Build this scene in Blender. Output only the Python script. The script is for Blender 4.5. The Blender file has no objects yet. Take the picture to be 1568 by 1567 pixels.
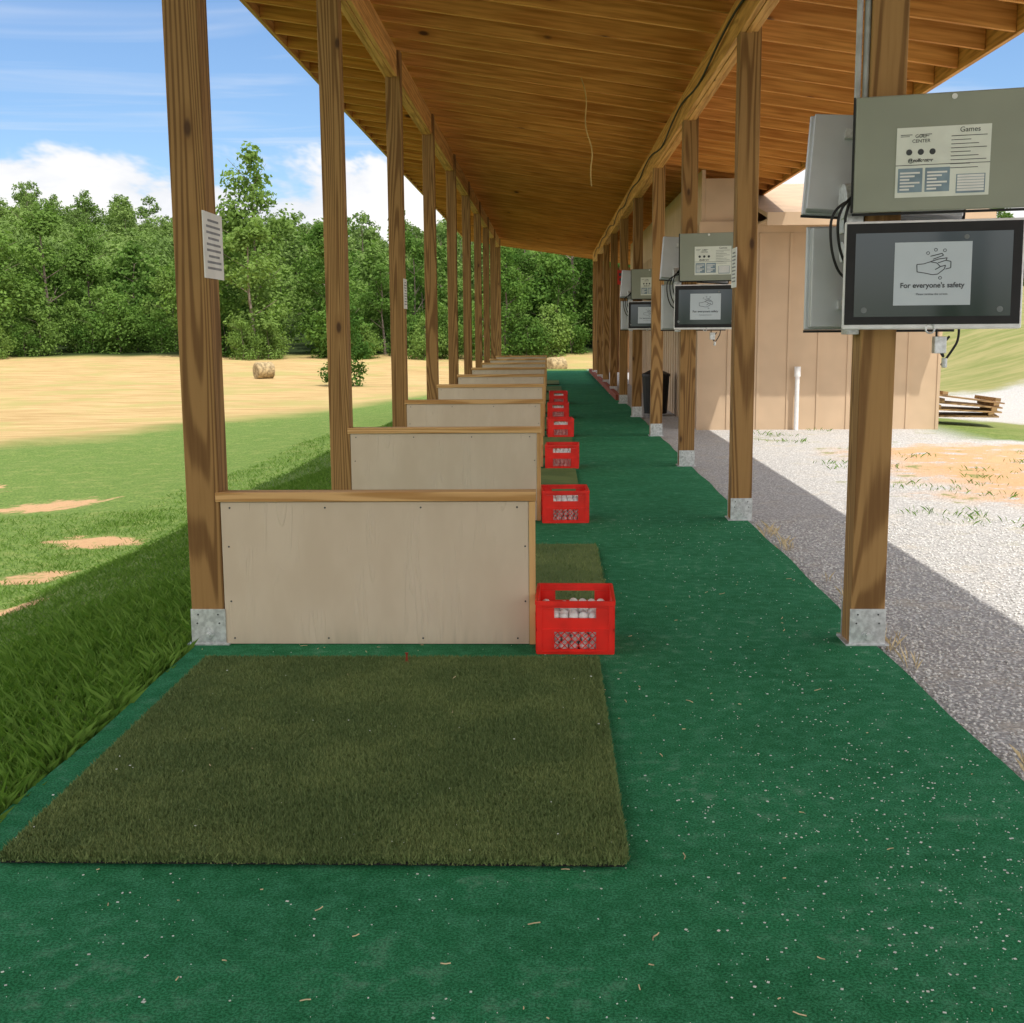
import bpy, math, random
import numpy as np
from mathutils import Vector, Matrix, Euler
random.seed(3); np.random.seed(3)
scene=bpy.context.scene
rng=np.random.default_rng(5)
H=1.4
F_PX,th,ps,ro=1834.3,.1504,.0317,-.0074
xl,xr,Y0,S,xp,zp,cl,cr,mr=-1.5419,1.4108,5.237,3.5325,-.0639,.6953,-1.6092,1.4602,.200
def basis(ps,th,ro):
    F=np.array([-math.sin(ps)*math.cos(th),math.cos(ps)*math.cos(th),-math.sin(th)])
    R=np.array([math.cos(ps),math.sin(ps),0.0]); U=np.cross(R,F)
    return math.cos(ro)*R+math.sin(ro)*U,-math.sin(ro)*R+math.cos(ro)*U,F
Bs=basis(ps,th,ro)
cam=bpy.data.cameras.new("camera"); co=bpy.data.objects.new("camera",cam); scene.collection.objects.link(co)
M=Matrix.Identity(4)
for i in range(3):
    M[i][0]=Bs[0][i]; M[i][1]=Bs[1][i]; M[i][2]=-Bs[2][i]
M[2][3]=H
co.matrix_world=M
cam.sensor_width=36; cam.lens=F_PX/1568*36; cam.clip_end=3000; cam.clip_start=.05
scene.camera=co
scene.view_settings.view_transform='Standard'; scene.view_settings.look='None'; scene.view_settings.exposure=0

# ---------------------------------------------------------------- node helpers
class NT:
    def __init__(s,nt): s.t=nt
    def n(s,ty,**k):
        n=s.t.nodes.new(ty)
        for a,b in k.items(): setattr(n,a,b)
        return n
    def put(s,sock,v):
        if isinstance(v,bpy.types.NodeSocket): s.t.links.new(v,sock)
        elif v is not None:
            if isinstance(v,(tuple,list)) and len(v)==3 and sock.type=='RGBA': v=(*v,1)
            sock.default_value=v
    def m(s,op,a,b=None,c=None,clamp=False):
        n=s.n('ShaderNodeMath',operation=op,use_clamp=clamp)
        s.put(n.inputs[0],a)
        if b is not None: s.put(n.inputs[1],b)
        if c is not None: s.put(n.inputs[2],c)
        return n.outputs[0]
    def mix(s,fac,a,b,bt='MIX'):
        n=s.n('ShaderNodeMixRGB',blend_type=bt); s.put(n.inputs[0],fac); s.put(n.inputs[1],a); s.put(n.inputs[2],b); return n.outputs[0]
    def ss(s,v,a,b,lo=0.,hi=1.):
        n=s.n('ShaderNodeMapRange',interpolation_type='SMOOTHSTEP')
        s.put(n.inputs[0],v); n.inputs[1].default_value=a; n.inputs[2].default_value=b; n.inputs[3].default_value=lo; n.inputs[4].default_value=hi
        return n.outputs[0]
    def noise(s,vec,sc,det=3,ro=.55,di=0.):
        n=s.n('ShaderNodeTexNoise'); s.put(n.inputs['Vector'],vec); n.inputs['Scale'].default_value=sc; n.inputs['Detail'].default_value=det; n.inputs['Roughness'].default_value=ro; n.inputs['Distortion'].default_value=di
        return n.outputs[0]
    def vor(s,vec,sc):
        n=s.n('ShaderNodeTexVoronoi'); s.put(n.inputs['Vector'],vec); n.inputs['Scale'].default_value=sc; return n.outputs
    def obj(s): return s.n('ShaderNodeTexCoord').outputs['Object']
    def mapp(s,vec,scale=(1,1,1),loc=None):
        n=s.n('ShaderNodeMapping'); s.put(n.inputs['Vector'],vec); n.inputs['Scale'].default_value=scale
        if loc is not None: s.put(n.inputs['Location'],loc)
        return n.outputs[0]
    def xyz(s,v):
        n=s.n('ShaderNodeSeparateXYZ'); s.put(n.inputs[0],v); return n.outputs
    def comb(s,x,y,z):
        n=s.n('ShaderNodeCombineXYZ'); s.put(n.inputs[0],x); s.put(n.inputs[1],y); s.put(n.inputs[2],z); return n.outputs[0]
    def attr(s,name='pr'): return s.n('ShaderNodeAttribute',attribute_name=name).outputs['Fac']
    def bump(s,h,st=.3,d=.01):
        n=s.n('ShaderNodeBump'); s.put(n.inputs['Height'],h); n.inputs['Strength'].default_value=st; n.inputs['Distance'].default_value=d; return n.outputs[0]
def newmat(name):
    m=bpy.data.materials.new(name); m.use_nodes=True
    T=NT(m.node_tree); b=m.node_tree.nodes['Principled BSDF']; b.inputs['Specular IOR Level'].default_value=.3
    return m,T,b
def plain(name,col,rough=.6,metal=0.,nscale=12,var=.15,bump=0.,emis=None,spec=.3):
    m,T,b=newmat(name); o=T.obj(); nz=T.noise(o,nscale,2,.6)
    c=T.mix(T.ss(nz,.3,.7),tuple(x*(1-var) for x in col),tuple(min(1,x*(1+var)) for x in col))
    T.put(b.inputs['Base Color'],c); b.inputs['Roughness'].default_value=rough; b.inputs['Metallic'].default_value=metal
    b.inputs['Specular IOR Level'].default_value=spec
    if bump: T.put(b.inputs['Normal'],T.bump(T.noise(o,nscale*6,2),bump,.003))
    if emis: T.put(b.inputs['Emission Color'],col+(1,)); b.inputs['Emission Strength'].default_value=emis
    return m
def wood(name,axis,dark,light,knots=.8,cs=1.0,ring=.4,shear=0.,rf=85.):
    m,T,b=newmat(name); o=T.obj(); pr=T.attr()
    if shear:
        q=T.xyz(o); o=T.comb(q[0],q[1],T.m('ADD',q[2],T.m('MULTIPLY',q[0],shear)))
    off=T.comb(T.m('MULTIPLY',pr,37.),T.m('MULTIPLY',pr,91.),T.m('MULTIPLY',pr,53.))
    st=[1,1,1]; st[axis]=.05
    v=T.mapp(o,tuple(st),off)
    n1=T.noise(v,60*cs,2,.62)
    if ring>.1:
        n3=T.noise(v,4.5*cs,1,.5,.6)
        rings=T.ss(T.m('SINE',T.m('MULTIPLY',n3,rf)),-.6,1)
        t=T.m('ADD',T.m('MULTIPLY',n1,1-ring),T.m('MULTIPLY',rings,ring))
    else: t=n1
    c=T.mix(T.ss(t,.22,.80),light,dark)
    c=T.mix(T.m('MULTIPLY',pr,.5),c,T.mix(1.,c,(.66,.6,.55),'MULTIPLY'))
    sk=[1,1,1]; sk[axis]=.42
    kd=T.vor(T.mapp(o,tuple(sk),off),4.2*max(cs,.8))['Distance']
    k1=T.ss(kd,.04,.10,1,0); k2=T.ss(kd,.08,.24,1,0)
    c=T.mix(T.m('MULTIPLY',k2,.4*knots),c,(dark[0]*.8,dark[1]*.7,dark[2]*.6)); c=T.mix(T.m('MULTIPLY',k1,knots),c,(.06,.026,.01))
    T.put(b.inputs['Base Color'],c); b.inputs['Roughness'].default_value=.7
    return m
# ---------------------------------------------------------------- mesh helpers
def link(o,parent=None):
    scene.collection.objects.link(o)
    if parent is not None: o.parent=parent
    return o
def empty(name,loc=(0,0,0)):
    o=bpy.data.objects.new(name,None); o.location=loc; o.empty_display_size=.2; return link(o)
class MB:
    def __init__(s): s.v=[];s.f=[];s.p=[];s.mi=[]
    def hexa(s,P,pr=None,mi=0):
        b=len(s.v); s.v+= [tuple(q) for q in P]
        s.f+=[(b,b+3,b+2,b+1),(b+4,b+5,b+6,b+7),(b,b+1,b+5,b+4),(b+1,b+2,b+6,b+5),(b+2,b+3,b+7,b+6),(b+3,b,b+4,b+7)]
        s.mi+=[mi]*6; s.p+=[random.random() if pr is None else pr]*8
    def box(s,x0,x1,y0,y1,z0,z1,pr=None,M=None,mi=0):
        P=[(x0,y0,z0),(x1,y0,z0),(x1,y1,z0),(x0,y1,z0),(x0,y0,z1),(x1,y0,z1),(x1,y1,z1),(x0,y1,z1)]
        if M is not None: P=[M@Vector(q) for q in P]
        s.hexa(P,pr,mi)
    def quad(s,P,pr=0.,mi=0):
        b=len(s.v); s.v+=[tuple(q) for q in P]; s.f.append(tuple(range(b,b+len(P)))); s.mi.append(mi); s.p+=[pr]*len(P)
    def tube(s,a,b,ra,rb,n=8,pr=0.,mi=0,caps=True):
        a=Vector(a);b=Vector(b);d=(b-a).normalized(); q=d.to_track_quat('Z','Y'); k=len(s.v)
        for c,r in((a,ra),(b,rb)):
            for i in range(n):
                t=2*math.pi*i/n; s.v.append(tuple(c+q@Vector((r*math.cos(t),r*math.sin(t),0)))); s.p.append(pr)
        for i in range(n): s.f.append((k+i,k+(i+1)%n,k+n+(i+1)%n,k+n+i)); s.mi.append(mi)
        if caps: s.f.append(tuple(k+i for i in range(n))[::-1]); s.f.append(tuple(k+n+i for i in range(n))); s.mi+=[mi,mi]
    def mesh(s,name,mats):
        me=bpy.data.meshes.new(name); me.from_pydata(s.v,[],s.f); me.update()
        a=me.attributes.new('pr','FLOAT','POINT'); a.data.foreach_set('value',np.array(s.p,dtype=np.float32))
        for m in (mats if isinstance(mats,(list,tuple)) else [mats]): me.materials.append(m)
        me.polygons.foreach_set('material_index',s.mi)
        return me
    def obj(s,name,mats,parent=None,bevel=0.,smooth=False):
        me=s.mesh(name,mats)
        if smooth: me.polygons.foreach_set('use_smooth',[True]*len(me.polygons))
        o=bpy.data.objects.new(name,me); link(o,parent)
        if bevel:
            bm=o.modifiers.new('bevel','BEVEL'); bm.width=bevel; bm.segments=2; bm.limit_method='ANGLE'
        return o
def npmesh(name,V,F,pr,mats):
    me=bpy.data.meshes.new(name); nv=len(V); nf=len(F); k=F.shape[1]
    me.vertices.add(nv); me.vertices.foreach_set('co',V.astype(np.float32).ravel())
    me.loops.add(nf*k); me.loops.foreach_set('vertex_index',F.astype(np.int32).ravel())
    me.polygons.add(nf); me.polygons.foreach_set('loop_start',np.arange(0,nf*k,k,dtype=np.int32))
    me.update(calc_edges=True); me.validate()
    a=me.attributes.new('pr','FLOAT','POINT'); a.data.foreach_set('value',pr.astype(np.float32))
    me.materials.append(mats); return me
def blades(name,P,h,w,lean,mat,parent=None,tri=False):
    n=len(P); a=rng.uniform(0,2*np.pi,n); b=rng.uniform(0,2*np.pi,n)
    sx=np.cos(a)*w/2; sy=np.sin(a)*w/2; L=h*lean*rng.uniform(.2,1,n)
    k=3 if tri else 4
    V=np.zeros((n,k,3)); V[:,0]=P; V[:,1]=P; V[:,0,0]-=sx; V[:,0,1]-=sy; V[:,1,0]+=sx; V[:,1,1]+=sy
    if not tri:
        mid=P.copy(); mid[:,0]+=np.cos(b)*L*.35+sx*.7; mid[:,1]+=np.sin(b)*L*.35+sy*.7; mid[:,2]+=h*.6; V[:,2]=mid
    tip=P.copy(); tip[:,0]+=np.cos(b)*L; tip[:,1]+=np.sin(b)*L; tip[:,2]+=h
    V[:,-1]=tip
    F=(np.arange(n)*k)[:,None]+np.arange(k)[None]
    pr=np.repeat(rng.random(n),k)
    me=npmesh(name,V.reshape(-1,3),F,pr,mat); return link(bpy.data.objects.new(name,me),parent)
def cable(name,pts,r,mat,parent=None):
    c=bpy.data.curves.new(name,'CURVE'); c.dimensions='3D'; c.bevel_depth=r; c.bevel_resolution=2
    s=c.splines.new('NURBS'); s.points.add(len(pts)-1)
    for q,pnt in zip(s.points,pts): q.co=(*pnt,1)
    s.use_endpoint_u=True; s.order_u=3
    c.materials.append(mat); return link(bpy.data.objects.new(name,c),parent)
def text(name,body,size,loc,rot,mat,parent=None,align='CENTER',bold=0.):
    c=bpy.data.curves.new(name,'FONT'); c.body=body; c.size=size; c.align_x=align; c.align_y='CENTER'; c.extrude=.0004; c.offset=bold
    c.materials.append(mat); o=bpy.data.objects.new(name,c); o.location=loc; o.rotation_euler=rot; return link(o,parent)
# ---------------------------------------------------------------- materials
W_POST=wood('treated_post_wood',2,(.19,.095,.028),(.39,.225,.08),.9,1.,.42,rf=120.)
W_RAFT=wood('rafter_pine',0,(.52,.205,.035),(.88,.44,.11),.9,.5,.0,shear=.152)
W_DECK=wood('roof_deck_pine',0,(.20,.080,.016),(.32,.145,.038),.5,.5,.0,shear=.152)  # deck colour darkened, painting in the shade between rafters
W_BEAM=wood('beam_pine',1,(.46,.22,.05),(.80,.45,.14),.8,.8,.2)
W_TRIM=wood('trim_pine_x',0,(.50,.27,.09),(.76,.48,.21),.3)
W_TRIMZ=wood('trim_pine_z',2,(.50,.27,.09),(.76,.48,.21),.3)
M_GALV=plain('galvanised_steel',(.60,.62,.62),.42,.5,40,.2)
M_BLACK=plain('black_plastic',(.015,.015,.016),.5)
M_CABLE=plain('cable_black',(.02,.02,.02),.6)
M_WHITE=plain('white_plastic',(.78,.78,.78),.4,0,20,.06)
M_PAPER=plain('paper',(.78,.78,.76),.5,0,8,.06)
M_INK=plain('ink',(.06,.065,.07),.7)
M_ENC=plain('enclosure_paint',(.29,.31,.25),.45,0,3,.06,spec=.4)
M_ENCB=plain('enclosure_back_steel',(.55,.57,.60),.38,.35,4,.08)
M_RED=plain('red_crate_plastic',(.85,.022,.012),.38,0,9,.10,spec=.5)
M_BALL=plain('golf_ball',(.80,.80,.78),.35,0,30,.06)
M_PIPE=plain('grey_pvc',(.42,.44,.45),.45)
def m_carpet():
    m,T,b=newmat('green_carpet'); o=T.obj()
    n1=T.noise(o,1.6,2,.6); n2=T.noise(o,150,2,.8); n3=T.noise(o,14,3,.7)
    c=T.mix(T.ss(n1,.3,.7),(.024,.175,.070),(.034,.232,.098))
    c=T.mix(T.ss(n3,.35,.75),c,(.058,.275,.135))
    c=T.mix(T.ss(n2,.38,.62),T.mix(1.,c,(.45,.52,.46),'MULTIPLY'),T.mix(1.,c,(1.15,1.12,1.15),'MULTIPLY'))
    dust=T.m('MULTIPLY',T.ss(n3,.5,.7),T.ss(n1,.45,.65))
    c=T.mix(T.m('MULTIPLY',dust,.25),c,(.27,.38,.29))
    T.put(b.inputs['Base Color'],c); b.inputs['Roughness'].default_value=.95; b.inputs['Specular IOR Level'].default_value=.1
    T.put(b.inputs['Normal'],T.bump(n2,.6,.004)); return m
def m_turf(name,a,bb):
    m,T,b=newmat(name); o=T.obj(); pr=T.attr()
    c=T.mix(pr,a,bb); n=T.noise(o,2.2,3,.6); c=T.mix(T.ss(n,.4,.65),c,T.mix(1.,c,(1.35,1.25,1.25),'MULTIPLY'))
    T.put(b.inputs['Base Color'],c); b.inputs['Roughness'].default_value=.85; b.inputs['Specular IOR Level'].default_value=.15; return m
def m_panel():
    m,T,b=newmat('beige_woodgrain_siding'); o=T.obj()
    v=T.mapp(o,(1,1,.09)); g=T.noise(v,10,2,.6,1.2); g2=T.m('SINE',T.m('MULTIPLY',g,30.))
    nn=T.noise(T.mapp(o,(1,1,.5)),4.5,3); msk=T.ss(nn,.46,.60)
    h=T.m('MULTIPLY',T.ss(g2,.3,1),msk)
    c=T.mix(T.ss(nn,.3,.7),(.60,.49,.365),(.66,.55,.42))
    c=T.mix(T.m('MULTIPLY',h,.05),c,(.4,.34,.27))
    x=T.xyz(o); dirt=T.m('MULTIPLY',T.ss(x[2],0.,.12,1,0),T.ss(g,.4,.7)); c=T.mix(T.m('MULTIPLY',dirt,.3),c,(.28,.25,.17))
    T.put(b.inputs['Base Color'],c); b.inputs['Roughness'].default_value=.5
    T.put(b.inputs['Normal'],T.bump(h,.5,.005)); return m
def m_leaf(name,cols,trans=.3,tree=False):
    m,T,b=newmat(name); pr=T.attr(); r=T.n('ShaderNodeObjectInfo').outputs['Random']
    c=T.mix(pr,cols[0],cols[1])
    if tree:
        pos=T.xyz(T.n('ShaderNodeNewGeometry').outputs['Position'])
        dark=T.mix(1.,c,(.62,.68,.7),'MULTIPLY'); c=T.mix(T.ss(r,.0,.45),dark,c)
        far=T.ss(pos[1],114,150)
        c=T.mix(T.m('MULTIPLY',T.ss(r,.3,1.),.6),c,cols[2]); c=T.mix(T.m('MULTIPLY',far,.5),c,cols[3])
    else: c=T.mix(T.m('MULTIPLY',r,.6),c,cols[2])
    tr=T.n('ShaderNodeBsdfTranslucent'); T.put(tr.inputs[0],T.mix(1.,c,(1.2,1.4,.7),'MULTIPLY'))
    df=T.n('ShaderNodeBsdfDiffuse'); T.put(df.inputs[0],c)
    mx=T.n('ShaderNodeMixShader'); mx.inputs[0].default_value=trans; T.put(mx.inputs[1],df.outputs[0]); T.put(mx.inputs[2],tr.outputs[0])
    T.put(m.node_tree.nodes['Material Output'].inputs[0],mx.outputs[0]); return m
M_CARPET=m_carpet(); M_TURF=m_turf('mat_turf',(.088,.138,.044),(.19,.25,.095)); M_PANEL=m_panel()
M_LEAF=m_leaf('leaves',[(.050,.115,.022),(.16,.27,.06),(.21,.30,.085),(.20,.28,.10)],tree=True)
M_BARK=plain('bark',(.20,.16,.13),.9,0,8,.3)
M_GRASS=m_leaf('grass_blade',[(.075,.16,.025),(.21,.33,.075),(.12,.22,.04)])
M_DRY=plain('dry_straw',(.62,.50,.30),.8,0,40,.3)
M_CHIP=plain('white_chips',(.70,.74,.68),.6)
# ---------------------------------------------------------------- terrain
def sst(a,b,x): t=np.clip((x-a)/(b-a),0,1); return t*t*(3-2*t)
def ground_z(X,Y):
    X=np.asarray(X,float);Y=np.asarray(Y,float)
    zl=np.interp(Y,[-60,0,14,30,75,105,130,230,400,900],[-.9,-.95,-1.05,-1.3,-1.8,-.6,2.2,19,22,15])
    a=np.interp(X/np.maximum(Y,1),[-.5,-.44,-.36,-.27,-.15,.05],[1.02,1.08,.90,.74,.66,.66]); zl=np.where(zl>0,zl*a,zl)
    zr=np.interp(Y,[-60,0,20,30,60,100,230,400,900],[0,0,0,.5,3.4,4.6,7,8,8])
    w=sst(5,16,X); z=zl*(1-w)+zr*w
    m=np.maximum.reduce([.85*np.clip((-X-1.68)/2.9,0,1)+.15*sst(3.5,9,-X),sst(44,62,Y),w])
    und=.05*np.sin(X*.9+1.3*np.sin(Y*.35))*np.cos(Y*.7)+.35*np.sin(X*.07+.6)*np.sin(Y*.06)*sst(15,60,np.hypot(X,Y))
    return -.035+m*(z+und)
def axis(lo,hi,fine_lo,fine_hi,st):
    a=list(np.arange(fine_lo,fine_hi,st)); x=fine_lo; d=st
    L=[]
    while x>lo: d*=1.12; d=min(d,14); x-=d; L.append(x)
    R=[]; x=fine_hi; d=st
    while x<hi: d*=1.12; d=min(d,14); R.append(x); x+=d
    return np.array(L[::-1]+a+R)
gx=axis(-900,900,-9,9,.3); gy=axis(-300,1000,-2,24,.35)
GX,GY=np.meshgrid(gx,gy); GZ=ground_z(GX,GY)
V=np.stack([GX,GY,GZ],-1).reshape(-1,3); nx=len(gx); ny=len(gy)
i=np.arange(nx-1)[None]+np.arange(ny-1)[:,None]*nx; i=i.ravel()
F=np.stack([i,i+1,i+1+nx,i+nx],-1)
SOIL=[(-5.2,13.4,.5,.42),(-7.4,17.3,.7,.7),(-5.0,11.2,.38,.32),(-4.4,9.3,.3,.26),(-3.0,5.6,.16,.2),(-10,19.5,.8,.7)]
def m_ground():
    m,T,b=newmat('ground_cover'); o=T.obj(); s=T.xyz(o); X,Y=s[0],s[1]
    e=T.m('SUBTRACT',T.noise(o,.9,4,.65),.5); e2=T.m('SUBTRACT',T.noise(o,.22,3,.6),.5)
    fine=T.noise(o,22,3,.75); fine2=T.noise(o,3.,4,.7)
    grass=T.mix(T.ss(fine,.3,.7),(.065,.125,.026),(.18,.26,.065))
    grass=T.mix(T.m('MULTIPLY',T.ss(fine2,.48,.68),.4),grass,(.27,.29,.10))
    soil=T.mix(fine,(.42,.23,.12),(.62,.40,.24))
    pm=None
    for (cx,cy,ax,ay) in SOIL:
        dx=T.m('DIVIDE',T.m('SUBTRACT',X,cx),ax); dy=T.m('DIVIDE',T.m('SUBTRACT',Y,cy),ay)
        q=T.m('ADD',T.m('MULTIPLY',dx,dx),T.m('MULTIPLY',dy,dy)); pm=q if pm is None else T.m('MINIMUM',pm,q)
    pm=T.m('ADD',pm,T.m('MULTIPLY',T.m('SUBTRACT',fine2,.5),6.)); pm=T.ss(pm,.4,1.4,1,0)
    lawn=T.mix(T.m('MULTIPLY',pm,.9),grass,soil)
    hs=T.noise(T.mapp(o,(.25,1.3,1)),1.2,4,.7)
    hay=T.mix(T.ss(hs,.3,.7),(.37,.25,.110),(.55,.41,.205))
    hay=T.mix(T.m('MULTIPLY',T.ss(e2,-.02,.14),.8),hay,(.36,.33,.125)); hay=T.mix(T.m('MULTIPLY',T.ss(fine,.4,.7),.35),hay,(.28,.19,.085))
    q=T.m('ADD',T.m('SUBTRACT',Y,T.m('MULTIPLY',X,3.)),T.m('MULTIPLY',e2,16.)); q=T.m('ADD',q,T.m('MULTIPLY',e,6.))
    hm=T.m('MULTIPLY',T.ss(q,64,76),T.ss(Y,101,107,1,0)); hm=T.m('MULTIPLY',hm,T.ss(X,6,14,1,0))
    c=T.mix(hm,lawn,hay)
    hillg=T.mix(T.ss(hs,.35,.65),(.19,.22,.07),(.31,.285,.125))
    c=T.mix(T.ss(X,5,9),c,hillg)
    c=T.mix(T.ss(Y,101,106),c,(.025,.04,.012))  # shade under the trees painted as a dark forest floor
    vo=T.vor(o,55); gvx=T.xyz(vo['Color'])[0]; gd=vo['Distance']
    grav=T.mix(gvx,(.46,.455,.45),(.80,.79,.77)); grav=T.mix(T.ss(gd,.25,.6),grav,(.38,.37,.36)); grav=T.mix(T.m('MULTIPLY',T.ss(fine2,.5,.7),.35),grav,(.58,.50,.38))
    dirt=T.mix(fine2,(.46,.25,.12),(.66,.44,.26))
    Xn=T.m('ADD',X,T.m('MULTIPLY',e,2.2)); Yn=T.m('ADD',Y,T.m('MULTIPLY',e,3.5))
    yard=T.m('MULTIPLY',T.ss(X,1.3,1.45),T.ss(Yn,15.3,16.2,1,0)); yard=T.m('MULTIPLY',yard,T.ss(X,30,40,1,0))
    side=T.m('MULTIPLY',T.ss(X,1.3,1.45),T.m('MULTIPLY',T.ss(X,5,6,1,0),T.ss(Y,43,45,1,0)))
    yard=T.m('MAXIMUM',yard,side)
    road=T.m('MULTIPLY',T.ss(Xn,6.0,6.8),T.m('MULTIPLY',T.ss(Yn,19.3,20.2),T.ss(Yn,29,31.,1,0)))
    c=T.mix(T.m('MAXIMUM',yard,road),c,grav)
    dm=T.m('MULTIPLY',T.ss(Xn,3.0,4.2),T.m('MULTIPLY',T.ss(Yn,8.9,10.2),T.ss(Yn,14.3,15.,1,0)))
    dm=T.m('MULTIPLY',dm,T.ss(fine2,.34,.48)); c=T.mix(dm,c,dirt)
    weeds=T.m('MULTIPLY',T.m('MULTIPLY',T.ss(T.m('ADD',fine2,T.m('MULTIPLY',e,.6)),.60,.68),T.ss(Xn,2.6,3.3)),T.ss(Y,7.5,9.))
    weeds=T.m('MULTIPLY',weeds,T.ss(Y,17,20,1,0)); c=T.mix(T.m('MULTIPLY',weeds,.8),c,(.20,.24,.08))
    T.put(b.inputs['Base Color'],c); b.inputs['Roughness'].default_value=.95; b.inputs['Specular IOR Level'].default_value=.1
    h=T.m('ADD',fine,T.m('MULTIPLY',gd,.8)); T.put(b.inputs['Normal'],T.bump(h,.6,.02)); return m
M_GROUND=m_ground()
me=npmesh('ground',V,F,np.zeros(len(V)),M_GROUND); me.polygons.foreach_set('use_smooth',[True]*len(me.polygons)); link(bpy.data.objects.new('ground',me))

# ---------------------------------------------------------------- floor
YE=Y0+9*S+3.2; YS=-2.5
mb=MB(); mb.box(cl+.02,cr-.01,YS,YE+1.5,-.5,-.014); mb.obj('concrete_slab',plain('concrete',(.38,.37,.35),.9,0,6,.2,.3))
mb=MB()
ys=np.arange(YS,YE+1.6,.25)
for k in range(len(ys)-1):
    a,b=ys[k],ys[k+1]; w=lambda t,s:.008*math.sin(t*1.7+s)+.006*math.sin(t*5.1+s)
    mb.hexa([(cl+w(a,0),a,-.012),(cr+w(a,2),a,-.012),(cr+w(b,2),b,-.012),(cl+w(b,0),b,-.012),(cl+w(a,0),a,0),(cr+w(a,2),a,0),(cr+w(b,2),b,0),(cl+w(b,0),b,0)],0)
mb.obj('carpet',M_CARPET)
# ---------------------------------------------------------------- shelter
shel=empty('open_shelter')
XL,XR=-2.72,3.24; YN=-2.6; RD=.19
def rb(x): return 4.33-.152*(x+2.7)
pw=.15
mp=MB(); mg=MB(); NP=10
for n in range(-2,NP):
    y=Y0+n*S
    for x in (xl,xr):
        z1=rb(x)-.02; t=random.uniform(-.006,.006)
        mp.hexa([(x-pw/2,y,0),(x+pw/2,y,0),(x+pw/2,y+pw,0),(x-pw/2,y+pw,0),(x-pw/2+t,y,z1),(x+pw/2+t,y,z1),(x+pw/2+t,y+pw,z1),(x-pw/2+t,y+pw,z1)])
        mg.box(x-pw/2-.004,x+pw/2+.004,y-.006,y-.001,.0,.165); mg.box(x-pw/2-.004,x+pw/2+.004,y+pw+.001,y+pw+.006,.0,.165)
        mg.box(x-pw/2-.02,x+pw/2+.02,y-.02,y+pw+.02,.0,.008)
        R=Matrix.Translation((x+.0,y-.009,.05))@Matrix.Rotation(math.radians(45),4,'Y')
        mg.box(-.02,.02,-.004,.003,-.02,.02,M=R)
        mg.tube((x,y-.024,.05),(x,y-.012,.05),.009,.009,6)
mp.obj('posts',W_POST,shel,.004); mg.obj('post_base_brackets',M_GALV,shel,.001)
mh=MB()
for n in range(-2,NP):
    for x in (xl,xr):
        for dx,dz in((-.045,.14),(.045,.14),(-.05,.1),(.05,.1)): mh.tube((x+dx,Y0+n*S-.0085,dz),(x+dx,Y0+n*S-.0055,dz),.004,.004,8)
mh.obj('bracket_nails',M_INK,shel)
mr_=MB(); y=YN
while y<YE:
    j=random.uniform(-.012,.012); d=RD; q=random.uniform(-.006,.006)
    mr_.hexa([(XL,y,rb(XL)+q),(XR,y+j,rb(XR)+q),(XR,y+.04+j,rb(XR)+q),(XL,y+.04,rb(XL)+q),(XL,y,rb(XL)+d),(XR,y+j,rb(XR)+d),(XR,y+.04+j,rb(XR)+d),(XL,y+.04,rb(XL)+d)]); y+=.6
mr_.obj('rafters',W_RAFT,shel,.002)
md=MB(); y=YN-.1
while y<YE+.05:
    x=XL-.02; d0,d1=RD+.002,RD+.016
    y2=min(y+.6-.003,YE+.08)
    md.hexa([(x,y,rb(x)+d0),(XR+.02,y,rb(XR+.02)+d0),(XR+.02,y2,rb(XR+.02)+d0),(x,y2,rb(x)+d0),(x,y,rb(x)+d1),(XR+.02,y,rb(XR+.02)+d1),(XR+.02,y2,rb(XR+.02)+d1),(x,y2,rb(x)+d1)]); y+=.6
md.obj('roof_deck',W_DECK,shel)
mt=MB(); x0,x1=XL-.06,XR+.06; q0,q1=RD+.02,RD+.04
mt.hexa([(x0,YN-.15,rb(x0)+q0),(x1,YN-.15,rb(x1)+q0),(x1,YE+.12,rb(x1)+q0),(x0,YE+.12,rb(x0)+q0),(x0,YN-.15,rb(x0)+q1),(x1,YN-.15,rb(x1)+q1),(x1,YE+.12,rb(x1)+q1),(x0,YE+.12,rb(x0)+q1)])
mt.obj('metal_roofing',plain('roof_metal',(.25,.2,.16),.5,.2),shel)
mf=MB(); y=YN
while y<YE:
    y2=min(y+4.8,YE+.06)
    mf.box(XL-.045,XL-.003,y,y2-.004,rb(XL)-.0,rb(XL)+RD-.005); mf.box(XR+.003,XR+.045,y,y2-.004,rb(XR)-.02,rb(XR)+RD-.01); y+=4.8
for n in range(-2,NP-1):
    a=Y0+n*S+pw/2; b=a+S-.003
    for x,zz in((xl,rb(xl)),(xr,rb(xr))):
        mf.box(x-.082,x-.04,a,b,zz-.27,zz-.008); mf.box(x-.037,x+.003,a,b,zz-.275,zz-.010); mf.box(x+.006,x+.046,a,b,zz-.27,zz-.008)
mf.obj('beams_and_fascia',W_BEAM,shel,.003)
me_=MB(); me_.hexa([(XL,YE,rb(XL)-.02),(XR,YE,rb(XR)-.02),(XR,YE+.04,rb(XR)-.02),(XL,YE+.04,rb(XL)-.02),(XL,YE,rb(XL)+.15),(XR,YE,rb(XR)+.15),(XR,YE+.04,rb(XR)+.15),(XL,YE+.04,rb(XL)+.15)])
me_.obj('end_rafter',W_RAFT,shel)
pts=[]
for n in range(0,9):
    y=Y0+n*S
    for t in np.linspace(0,1,5)[:-1]: pts.append((xr-.10-.02*math.sin(t*6.28),y+t*S,rb(xr)-.10-.12*math.sin(t*3.14)*(.5+.5*((n*7)%3)/2)))
cable('power_cable',pts,.009,M_CABLE,shel)
yy=Y0+2.1*S
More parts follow.
